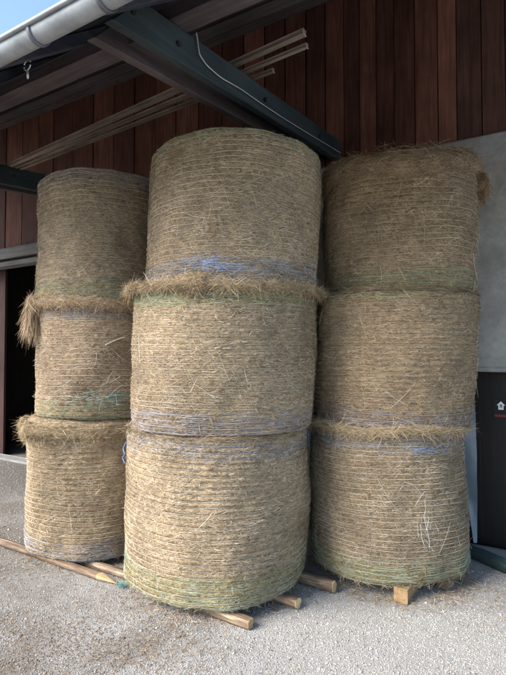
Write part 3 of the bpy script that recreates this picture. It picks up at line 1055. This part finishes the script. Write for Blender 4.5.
    def lip(s, z, phi0, phi1, thick, out, n_bl, tuft_l=0, tuft_r=0, knots=(), flat=0.75, prof=None, tint=(1.04, 1.0, 0.90), seed=1, wave=0.012, name='loose_hay', stray=1.0, lmax=0.12):
        """ragged roll of loose hay along the rim at height z (relative): lumpy core plus straws"""
        r0 = np.random.default_rng(s.seed * 7 + seed)
        ns, k = 90, 12
        ph = np.linspace(phi0, phi1, ns)
        f = np.linspace(0, 1, ns)
        fo = Fourier(18, 7, 3, s.seed + 31 + seed); fo2 = Fourier(16, 22, 6, s.seed + 57 + seed)
        th_ = s.th(ph)
        tk = thick * np.clip(0.85 + 0.22 * fo(th_, 0.3) + 0.14 * fo2(th_, 0.2), 0.35, 1.6) * np.sqrt(np.clip(np.minimum(f, 1 - f) / 0.07, 0.0004, 1))
        for kp, ks, kw in knots:
            tk = tk * (1 + ks * np.exp(-((ph - kp) / kw) ** 2))
        if prof is not None:
            tk = tk * np.interp(f, np.linspace(0, 1, len(prof)), prof)
        zz = z + wave * fo(th_ + 1, 0.8)
        rr = s.radius(th_, np.clip(zz, 0.02, s.H - 0.02), False, False) + out - 0.35 * tk
        a = np.linspace(0, 2 * np.pi, k, endpoint=False)
        A, I = np.meshgrid(a, np.arange(ns))
        rad = tk[:, None] * (0.86 + 0.07 * fo2(th_[:, None] * 1.0, A * 2.0))
        RR = rr[:, None] + rad * np.cos(A); ZZ = zz[:, None] + rad * np.sin(A) * flat
        TH = np.broadcast_to(th_[:, None], A.shape)
        V = s.pt(TH, ZZ, RR).reshape(-1, 3)
        i, j = np.meshgrid(np.arange(ns - 1), np.arange(k), indexing='ij')
        F = np.stack([i * k + j, (i + 1) * k + j, (i + 1) * k + (j + 1) % k, i * k + (j + 1) % k], -1).reshape(-1, 4)
        acc = Acc()
        tint = np.array(tint) * s.tint
        acc.add(V, F, np.ones((len(V), 3)) * np.array([0.24, 0.18, 0.105]) * tint)
        n = int(n_bl * 3.0)
        q = r0.random(n) * (ns - 1); qi = np.clip(q.astype(int), 0, ns - 2); fr = q - qi
        al = r0.uniform(-1.9, 1.9, n)
        lerp = lambda X: X[qi] * (1 - fr) + X[qi + 1] * fr
        t_, tkk, rrr, zzz = lerp(th_), lerp(tk), lerp(rr), lerp(zz)
        jit = r0.uniform(0.9, 1.08, n)
        P = s.pt(t_, zzz + tkk * np.sin(al) * flat * jit, rrr + tkk * np.cos(al) * jit)
        Rd = np.stack([np.cos(t_), np.sin(t_), 0 * t_], -1); Tg = np.stack([-np.sin(t_), np.cos(t_), 0 * t_], -1)
        Nn = Rd * np.cos(al)[:, None] + Zv * np.sin(al)[:, None]
        Cd = -Rd * np.sin(al)[:, None] + Zv * np.cos(al)[:, None]
        ang = r0.normal(0, 0.30, n) + np.where(r0.random(n) < 0.15, r0.uniform(-1.3, 1.3, n), 0); sg = np.where(r0.random(n) < 0.5, -1, 1)
        T = Tg * (sg * np.cos(ang))[:, None] + Cd * np.sin(ang)[:, None]
        L = r0.uniform(0.02, lmax, n)
        lift = np.abs(r0.normal(0.001, 0.004, n)) - L * L / (2.4 * s.R)
        lo = r0.random(n) < 0.035 * stray
        lift[lo] += r0.uniform(0.004, 0.026, lo.sum())
        acc.add(*blades(P, T, Nn, L, r0.uniform(0.0009, 0.0022, n), lift, r0.normal(0, 0.34, n) * L, straw_cols(n, tint) * np.clip(1 + 0.22 * fo2(t_ * 1.0, al * 3.0), 0.5, 1.35)[:, None], 2, droop=0.006))
        # straws hanging down out of the roll
        n = int(n_bl * 0.05 * stray)
        q = r0.integers(0, ns, n)
        P = s.pt(th_[q], zz[q] - tk[q] * 0.4 * flat, rr[q] + tk[q] * 0.6)
        Rd = np.stack([np.cos(th_[q]), np.sin(th_[q]), 0 * q], -1); Tg = np.stack([-np.sin(th_[q]), np.cos(th_[q]), 0 * q], -1)
        T = -Zv * 1.0 + Tg * r0.normal(0, 0.55, n)[:, None] + Rd * r0.uniform(-0.1, 0.25, n)[:, None]
        acc.add(*blades(P, T, Rd, r0.uniform(0.03, 0.10, n), np.full(n, 0.0017), r0.uniform(-0.01, 0.01, n), r0.normal(0, 0.03, n), straw_cols(n, tint), 3))
        # fans of straw leaving both ends of the roll
        for cnt, e, sgn in ((tuft_l, 0, -1), (tuft_r, ns - 1, 1)):
            if not cnt: continue
            cnt = int(cnt * 0.6)
            ee = np.clip(e - sgn * r0.integers(0, 9, cnt), 0, ns - 1)
            P = s.pt(th_[ee], zz[ee] + r0.normal(0, 0.35, cnt) * tk[ee], rr[ee] + r0.uniform(0, 0.8, cnt) * tk[ee])
            Rd = np.stack([np.cos(th_[ee]), np.sin(th_[ee]), 0 * ee], -1); Tg = np.stack([-np.sin(th_[ee]), np.cos(th_[ee]), 0 * ee], -1)
            T = Tg * sgn * r0.uniform(0.2, 0.8, cnt)[:, None] + Rd * r0.uniform(0.3, 1.0, cnt)[:, None] + Zv * r0.normal(-0.1, 0.4, cnt)[:, None]
            acc.add(*blades(P, T, np.cross(Tg, T) / 1.0 + 0.001, r0.uniform(0.03, 0.12, cnt), np.full(cnt, 0.002), r0.normal(0, 0.01, cnt), r0.normal(0, 0.03, cnt),
                            straw_cols(cnt, tint), 4, droop=r0.uniform(0.0, 0.04, cnt)))
        tag(acc.build(name, M_straw, s.obj, smooth=False), kind='stuff')

    def wisp(s, z, phi, n, length, spread, fall, root=0.05, tint=(1.04, 1.0, 0.9), seed=1, outw=0.25, name='hanging_hay'):
        """a tuft hanging from the rim"""
        r0 = np.random.default_rng(s.seed * 11 + seed)
        acc = Acc()
        ph = phi + r0.normal(0, spread, n)
        t_ = s.th(ph); z_ = z + r0.normal(0, root * 0.5, n)
        rr = s.radius(t_, np.clip(z_, 0.03, s.H - 0.03), False, False) + r0.uniform(0.0, root, n)
        P = s.pt(t_, z_, rr)
        Rd = np.stack([np.cos(t_), np.sin(t_), 0 * t_], -1); Tg = np.stack([-np.sin(t_), np.cos(t_), 0 * t_], -1)
        T = Rd * r0.uniform(0.05, 2 * outw, n)[:, None] + Tg * r0.normal(0, 0.16, n)[:, None] - Zv * r0.uniform(0.6, 1.2, n)[:, None] * fall
        acc.add(*blades(P, T, Rd, length * r0.uniform(0.2, 1.0, n) ** 1.4, r0.uniform(0.0013, 0.0026, n), r0.normal(0.0, 0.03, n), r0.normal(0, 0.045, n),
                        straw_cols(n, np.array(tint) * s.tint), 4, droop=r0.uniform(0, 0.05, n) * fall))
        tag(acc.build(name, M_straw, s.obj), kind='stuff')

    def fringe(s, n=500, length=0.07, out=0.3, zrel=0.03, name='bottom_fringe', tint=(0.9, 0.88, 0.8)):
        r0 = np.random.default_rng(s.seed * 13)
        acc = Acc()
        ph = r0.uniform(-1.75, 1.75, n); t_ = s.th(ph); z_ = np.full(n, zrel) + r0.uniform(-0.02, 0.03, n)
        rr = s.radius(t_, np.clip(z_, 0.03, 1), False, False) - 0.004
        P = s.pt(t_, z_, rr)
        Rd = np.stack([np.cos(t_), np.sin(t_), 0 * t_], -1); Tg = np.stack([-np.sin(t_), np.cos(t_), 0 * t_], -1)
        T = Rd * r0.uniform(-0.5, 2 * out, n)[:, None] + Tg * r0.normal(0, 1.0, n)[:, None] - Zv * r0.uniform(0.2, 1.0, n)[:, None]
        T /= np.linalg.norm(T, axis=1)[:, None]
        L = length * r0.uniform(0.4, 1.5, n)
        L = np.minimum(L, (s.zb + z_ - 0.006) / np.maximum(-T[:, 2], 0.05))
        acc.add(*blades(P, T, Rd, L, r0.uniform(0.0012, 0.0022, n), r0.normal(0, 0.006, n), r0.normal(0, 0.02, n), straw_cols(n, np.array(tint)), 3))
        tag(acc.build(name, M_straw, s.obj), kind='stuff')


GL, GM, GR_ = 'bales of the left stack', 'bales of the middle stack', 'bales of the right stack'
# middle stack
c1 = Bale(-0.284, 3.897, 0.675, 0.068, 1.177, 101, top=('b', 0.17, 0.75), bot=('g', 0.22, 0.75), sh_top=0.022, sh_bot=0.05, rows=28)
c1.build('bottom bale of the middle stack, green netting low and blue grey netting near its top', GM, blades_n=17000)
c2 = Bale(-0.219, 3.897, 0.695, 1.175, 2.175, 131, top=('g', 0.15, 0.95), bot=('p', 0.15, 0.8), sh_top=0.04, sh_bot=0.022, rows=26)
c2.build('middle bale of the middle stack, green band under a twisted hay roll', GM, blades_n=16000)
c3 = Bale(-0.145, 3.897, 0.665, 2.173, 3.215, 161, top=('g', 0.10, 0.8), bot=('b', 0.17, 0.85), sh_top=0.06, sh_bot=0.03, rows=27, lean=(0.03, 0))
c3.build('top bale of the middle stack with a blue net band near its lower edge', GM, blades_n=16000)
# left stack
l1 = Bale(-1.430, 4.57, 0.580, 0.052, 1.177, 201, top=None, bot=('b', 0.16, 0.55), sh_top=0.06, sh_bot=0.04, rows=27, tint=(1.02, 1.0, 0.96), bulge=0.028)
l1.build('bottom bale of the left stack with a bulging rim and blue tinge at its foot', GL, blades_n=11000)
l2 = Bale(-1.365, 4.57, 0.578, 1.175, 2.116, 231, top=('b', 0.13, 0.9), bot=('g', 0.16, 0.7), sh_top=0.04, sh_bot=0.05, rows=22, tint=(1.06, 1.02, 1.03))
l2.build('middle bale of the left stack, blue netting on top and green netting below', GL, blades_n=11000)
l3 = Bale(-1.366, 4.57, 0.575, 2.114, 3.225, 261, top=('p', 0.14, 0.5), bot=('g', 0.20, 0.7), sh_top=0.06, sh_bot=0.04, rows=25, tint=(0.93, 0.94, 0.97), belly=-0.02)
l3.build('top bale of the left stack, greyish with a green band along its lower edge', GL, blades_n=11000)
# right stack
r1 = Bale(1.082, 4.084, 0.620, 0.085, 1.182, 301, top=('b', 0.15, 0.75), bot=('g', 0.19, 0.8), sh_top=0.04, sh_bot=0.06, rows=28)
r1.build('bottom bale of the right stack, blue net above and green net below', GR_, blades_n=13000)
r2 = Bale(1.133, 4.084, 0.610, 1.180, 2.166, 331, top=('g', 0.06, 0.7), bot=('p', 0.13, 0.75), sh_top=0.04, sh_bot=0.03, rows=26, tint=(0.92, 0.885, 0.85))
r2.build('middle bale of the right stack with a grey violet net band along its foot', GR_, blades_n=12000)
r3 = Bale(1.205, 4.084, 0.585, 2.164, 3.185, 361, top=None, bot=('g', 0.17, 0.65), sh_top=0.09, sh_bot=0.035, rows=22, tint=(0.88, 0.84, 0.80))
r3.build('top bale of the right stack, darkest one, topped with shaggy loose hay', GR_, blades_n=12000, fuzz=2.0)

# loose hay at the seams
c2.lip(0.985, -1.72, 1.62, 0.050, 0.046, 5200, 130, 160, prof=[1.0, 1.3, 1.2, 1.15, 1.0, 0.8, 0.75, 0.7, 0.75, 0.9], seed=1, wave=0.016)
c2.lip(0.990, -0.42, -0.20, 0.072, 0.048, 1900, 0, 0, seed=5, wave=0.004, lmax=0.055, name='hay_knot', tint=(0.85, 0.78, 0.66), stray=0.7)
c1.lip(1.093, -1.7, 1.7, 0.012, 0.004, 900, seed=2, wave=0.003, stray=0.3, tint=(0.8, 0.76, 0.68))
l2.lip(0.940, -1.75, 0.9, 0.042, 0.036, 3400, 160, 0, prof=[1.5, 1.6, 1.2, 1.0, 1.2, 1.1, 0.8, 0.6], seed=1, wave=0.016)
l2.wisp(0.93, -1.40, 1500, 0.27, 0.09, 1.0, root=0.09, seed=1, outw=0.07)
l2.wisp(0.93, -1.62, 900, 0.22, 0.09, 1.0, root=0.10, seed=2, outw=0.06)
l1.lip(1.015, -1.9, 1.0, 0.013, 0.005, 4200, 60, 0, flat=4.0, prof=[1.0, 1.1, 1.1, 1.0, 0.8, 0.7, 0.6, 0.5], seed=1, tint=(1.0, 1.0, 0.92), wave=0.004, stray=1.2)
l1.lip(1.02, -1.08, -0.62, 0.050, 0.024, 1500, 0, 0, seed=4, wave=0.004, flat=1.0, lmax=0.055, name='hay_knot', tint=(0.90, 0.88, 0.76), stray=0.8)
l1.lip(1.03, -1.95, -1.25, 0.032, 0.012, 1200, 120, 0, seed=6, wave=0.01, flat=1.6, tint=(1.0, 0.98, 0.88), stray=0.8, lmax=0.08)
r1.lip(1.085, -1.6, 1.65, 0.030, 0.022, 3600, 60, 130, prof=[0.7, 1.0, 1.1, 1.1, 1.1, 1.2, 1.0], seed=1, flat=1.0)
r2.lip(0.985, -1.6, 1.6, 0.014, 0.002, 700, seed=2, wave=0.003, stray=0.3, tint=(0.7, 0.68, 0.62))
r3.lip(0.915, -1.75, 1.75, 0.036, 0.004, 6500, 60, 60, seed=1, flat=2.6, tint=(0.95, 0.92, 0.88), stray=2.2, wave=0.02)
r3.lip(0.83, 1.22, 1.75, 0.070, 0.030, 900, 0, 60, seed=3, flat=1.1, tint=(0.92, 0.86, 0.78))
c1.fringe(260, 0.04, 0.05); r1.fringe(420, 0.05, 0.08); l1.fringe(320, 0.04, 0.05)


def torn_net(b, phi, z, n, seed):
    r0 = np.random.default_rng(seed)
    acc = Acc()
    t_ = b.th(phi + r0.normal(0, 0.06, n)); z_ = z + r0.uniform(-0.17, 0.20, n)
    P = b.pt(t_, z_, b.radius(t_, z_, False, False) + 0.008)
    Rd = np.stack([np.cos(t_), np.sin(t_), 0 * t_], -1); Tg = np.stack([-np.sin(t_), np.cos(t_), 0 * t_], -1)
    T = Tg * r0.normal(0, 0.7, n)[:, None] - Zv * np.where(r0.random(n) < 0.35, -1, 1)[:, None]
    acc.add(*blades(P, T, Rd, r0.uniform(0.05, 0.16, n), np.full(n, 0.0017), r0.uniform(-0.002, 0.012, n), r0.normal(0, 0.045, n), np.ones((n, 3)) * np.array([0.60, 0.58, 0.54]), 6))
    tag(acc.build('torn_net', M_straw, b.obj), kind='stuff')


def net_patch(b, phi, z, n, sp_, sz_, c, seed):
    """bunched coloured net threads pressed on the bale"""
    r0 = np.random.default_rng(seed)
    acc = Acc()
    t_ = b.th(phi + r0.normal(0, sp_, n)); z_ = np.clip(z + r0.normal(0, sz_, n), 0.01, b.H - 0.01)
    P = b.pt(t_, z_, b.radius(t_, z_, False, False) + 0.005)
    Rd = np.stack([np.cos(t_), np.sin(t_), 0 * t_], -1); Tg = np.stack([-np.sin(t_), np.cos(t_), 0 * t_], -1)
    T = Tg * np.where(r0.random(n) < 0.5, -1, 1)[:, None] + Zv * r0.normal(0, 0.3, n)[:, None]
    L = r0.uniform(0.02, 0.08, n)
    acc.add(*blades(P, T, Rd, L, r0.uniform(0.0014, 0.003, n), 0.002 - L * L / (2 * b.R), r0.normal(0, 0.2, n) * L, np.array(c) * r0.uniform(0.7, 1.3, (n, 1)), 2))
    tag(acc.build('net_bunch', M_straw, b.obj), kind='stuff')


net_patch(c3, -0.26, 0.15, 90, 0.16, 0.022, (0.24, 0.30, 0.45), 1)
net_patch(c3, -0.08, 0.10, 60, 0.14, 0.014, (0.24, 0.30, 0.45), 2)
net_patch(r1, 0.46, 0.955, 85, 0.16, 0.018, (0.26, 0.32, 0.45), 3)
net_patch(l2, -0.05, 0.17, 110, 0.22, 0.035, (0.28, 0.40, 0.31), 4)
net_patch(c2, -0.9, 0.93, 120, 0.3, 0.02, (0.26, 0.38, 0.28), 5)
torn_net(r1, 0.46, 0.50, 26, 5)
torn_net(l2, 0.05, 0.30, 14, 6)


# straws on top of the right top bale
def shag():
    acc = Acc(); n = 4000
    rr = r3.R * np.sqrt(rng.random(n)) * 0.96; a = rng.uniform(0, 2 * np.pi, n)
    P = np.stack([r3.c[0] + rr * np.cos(a), r3.c[1] + rr * np.sin(a), r3.zt + rng.uniform(-0.005, 0.03, n)], -1)
    b = rng.uniform(0, 2 * np.pi, n)
    T = np.stack([np.cos(b), np.sin(b), rng.normal(0, 0.10, n)], -1)
    acc.add(*blades(P, T, np.tile(Zv, (n, 1)), rng.uniform(0.04, 0.13, n), rng.uniform(0.0012, 0.0024, n), rng.uniform(-0.01, 0.015, n), rng.normal(0, 0.03, n), straw_cols(n, np.array((0.85, 0.8, 0.75))), 3))
    tag(acc.build('top_straw', M_straw, r3.obj), kind='stuff')


shag()

# coloured cords that show between the stacks
def cord(name, pts, r, mat, label, cat='cord'):
    pp = np.array(pts); tt = np.linspace(0, len(pp) - 1, 8 * len(pp))
    P_ = np.stack([np.interp(tt, np.arange(len(pp)), pp[:, i]) for i in range(3)], -1)
    for _ in range(4): P_[1:-1] = (P_[:-2] + 2 * P_[1:-1] + P_[2:]) / 4
    return P_


def sp(b, phi, z, out=0.006):
    t_ = np.array([b.th(phi)]); zz = np.array([z])
    return b.pt(t_, zz, b.radius(t_, zz, False, False) + out)[0]


P_ = cord('', [sp(l2, 0.05, 0.185), sp(l2, 0.22, 0.20), sp(l2, 0.36, 0.185), sp(l2, 0.50, 0.12), sp(l2, 0.60, 0.05), sp(l2, 0.68, 0.0, 0.012)], 0, None, '')
tube('net_cord', P_, 0.0055, M_teal, l2.obj, 5)
P_ = cord('', [sp(c1, -1.42, 0.98, 0.01), sp(c1, -1.46, 0.93, 0.03), sp(c1, -1.40, 0.89, 0.02), sp(c1, -1.48, 0.86, 0.035), sp(c1, -1.44, 0.82, 0.02)], 0, None, '')
tube('net_tangle', P_, 0.0045, M_bluenet, c1.obj, 5)
P_ = cord('', [sp(c1, 1.45, 1.06, 0.01), sp(c1, 1.50, 1.02, 0.03), sp(c1, 1.46, 0.98, 0.02), sp(c1, 1.53, 0.93, 0.02)], 0, None, '')
tube('net_tangle', P_, 0.0045, M_bluenet, c1.obj, 5)


# a pale torn strip of net across the left middle bale
P_ = cord('', [sp(l2, 0.02, 0.60), sp(l2, 0.15, 0.64), sp(l2, 0.28, 0.665), sp(l2, 0.45, 0.70), sp(l2, 0.62, 0.735)], 0, None, '')
tube('torn_strand', P_, 0.0045, M_cable, l2.obj, 5)


def teal_scrap():
    acc = Acc(); n = 40
    c = B(2.74, 2.66, 0.012)
    P = c + rng.normal(0, 1, (n, 3)) * np.array([0.035, 0.022, 0.006]); P[:, 2] = np.abs(P[:, 2]) + 0.004
    b = rng.uniform(0, 2 * np.pi, n); T = np.stack([np.cos(b), np.sin(b), rng.uniform(-0.05, 0.3, n)], -1)
    acc.add(*blades(P, T, np.tile(Zv, (n, 1)), rng.uniform(0.02, 0.07, n), np.full(n, 0.004), rng.uniform(0, 0.01, n), rng.normal(0, 0.02, n),
                    np.ones((n, 3)) * np.array([0.07, 0.27, 0.235]), 3))
    tag(acc.build('net_scrap', M_straw), 'frayed scrap of teal netting on the ground by the sharpened stake tip', 'net scrap')


teal_scrap()


# straw and chaff on the ground
def litter():
    acc = Acc()

    def put(x, y, L, tint, wid=0.003, zr=0.006, lift=0.008):
        n = len(x)
        P = np.stack([x, y, ground_h(x, y) + rng.uniform(0.001, zr, n)], -1)
        b = rng.uniform(0, 2 * np.pi, n); T = np.stack([np.cos(b), np.sin(b), 0 * b], -1)
        acc.add(*blades(P, T, np.tile(Zv, (n, 1)), L, rng.uniform(0.5, 1.2, n) * wid, np.abs(rng.normal(0, lift, n)), rng.normal(0, 0.012, n), straw_cols(n, np.array(tint)), 3))
    for b, cnt in ((c1, 900), (r1, 1300), (l1, 900)):
        a = b.th(rng.uniform(-1.9, 1.9, cnt)); r = b.R + rng.normal(-0.03, 0.07, cnt)
        put(b.c[0] + r * np.cos(a), b.c[1] + r * np.sin(a), rng.uniform(0.02, 0.09, cnt), (0.85, 0.8, 0.72))
    # trodden chaff, front left
    for cx, cy, sx, sy, cnt in ((-1.15, 3.05, 0.55, 0.30, 2600), (-0.55, 2.95, 0.25, 0.16, 900), (-0.95, 3.55, 0.25, 0.10, 350), (-1.9, 3.6, 0.4, 0.4, 900), (1.75, 3.55, 0.18, 0.22, 500)):
        x = rng.normal(cx, sx, cnt); y = rng.normal(cy, sy, cnt)
        put(x, y, rng.uniform(0.006, 0.035, cnt), (0.62, 0.52, 0.42), 0.0026, 0.008, 0.003)
    cnt = 500
    put(rng.uniform(-2.2, 2.2, cnt), rng.uniform(2.3, 4.2, cnt), rng.uniform(0.01, 0.05, cnt), (0.9, 0.85, 0.8))
    tag(acc.build('straw_litter', M_straw), 'loose straw and trodden chaff scattered on the gravel', 'straw', kind='stuff')


litter()
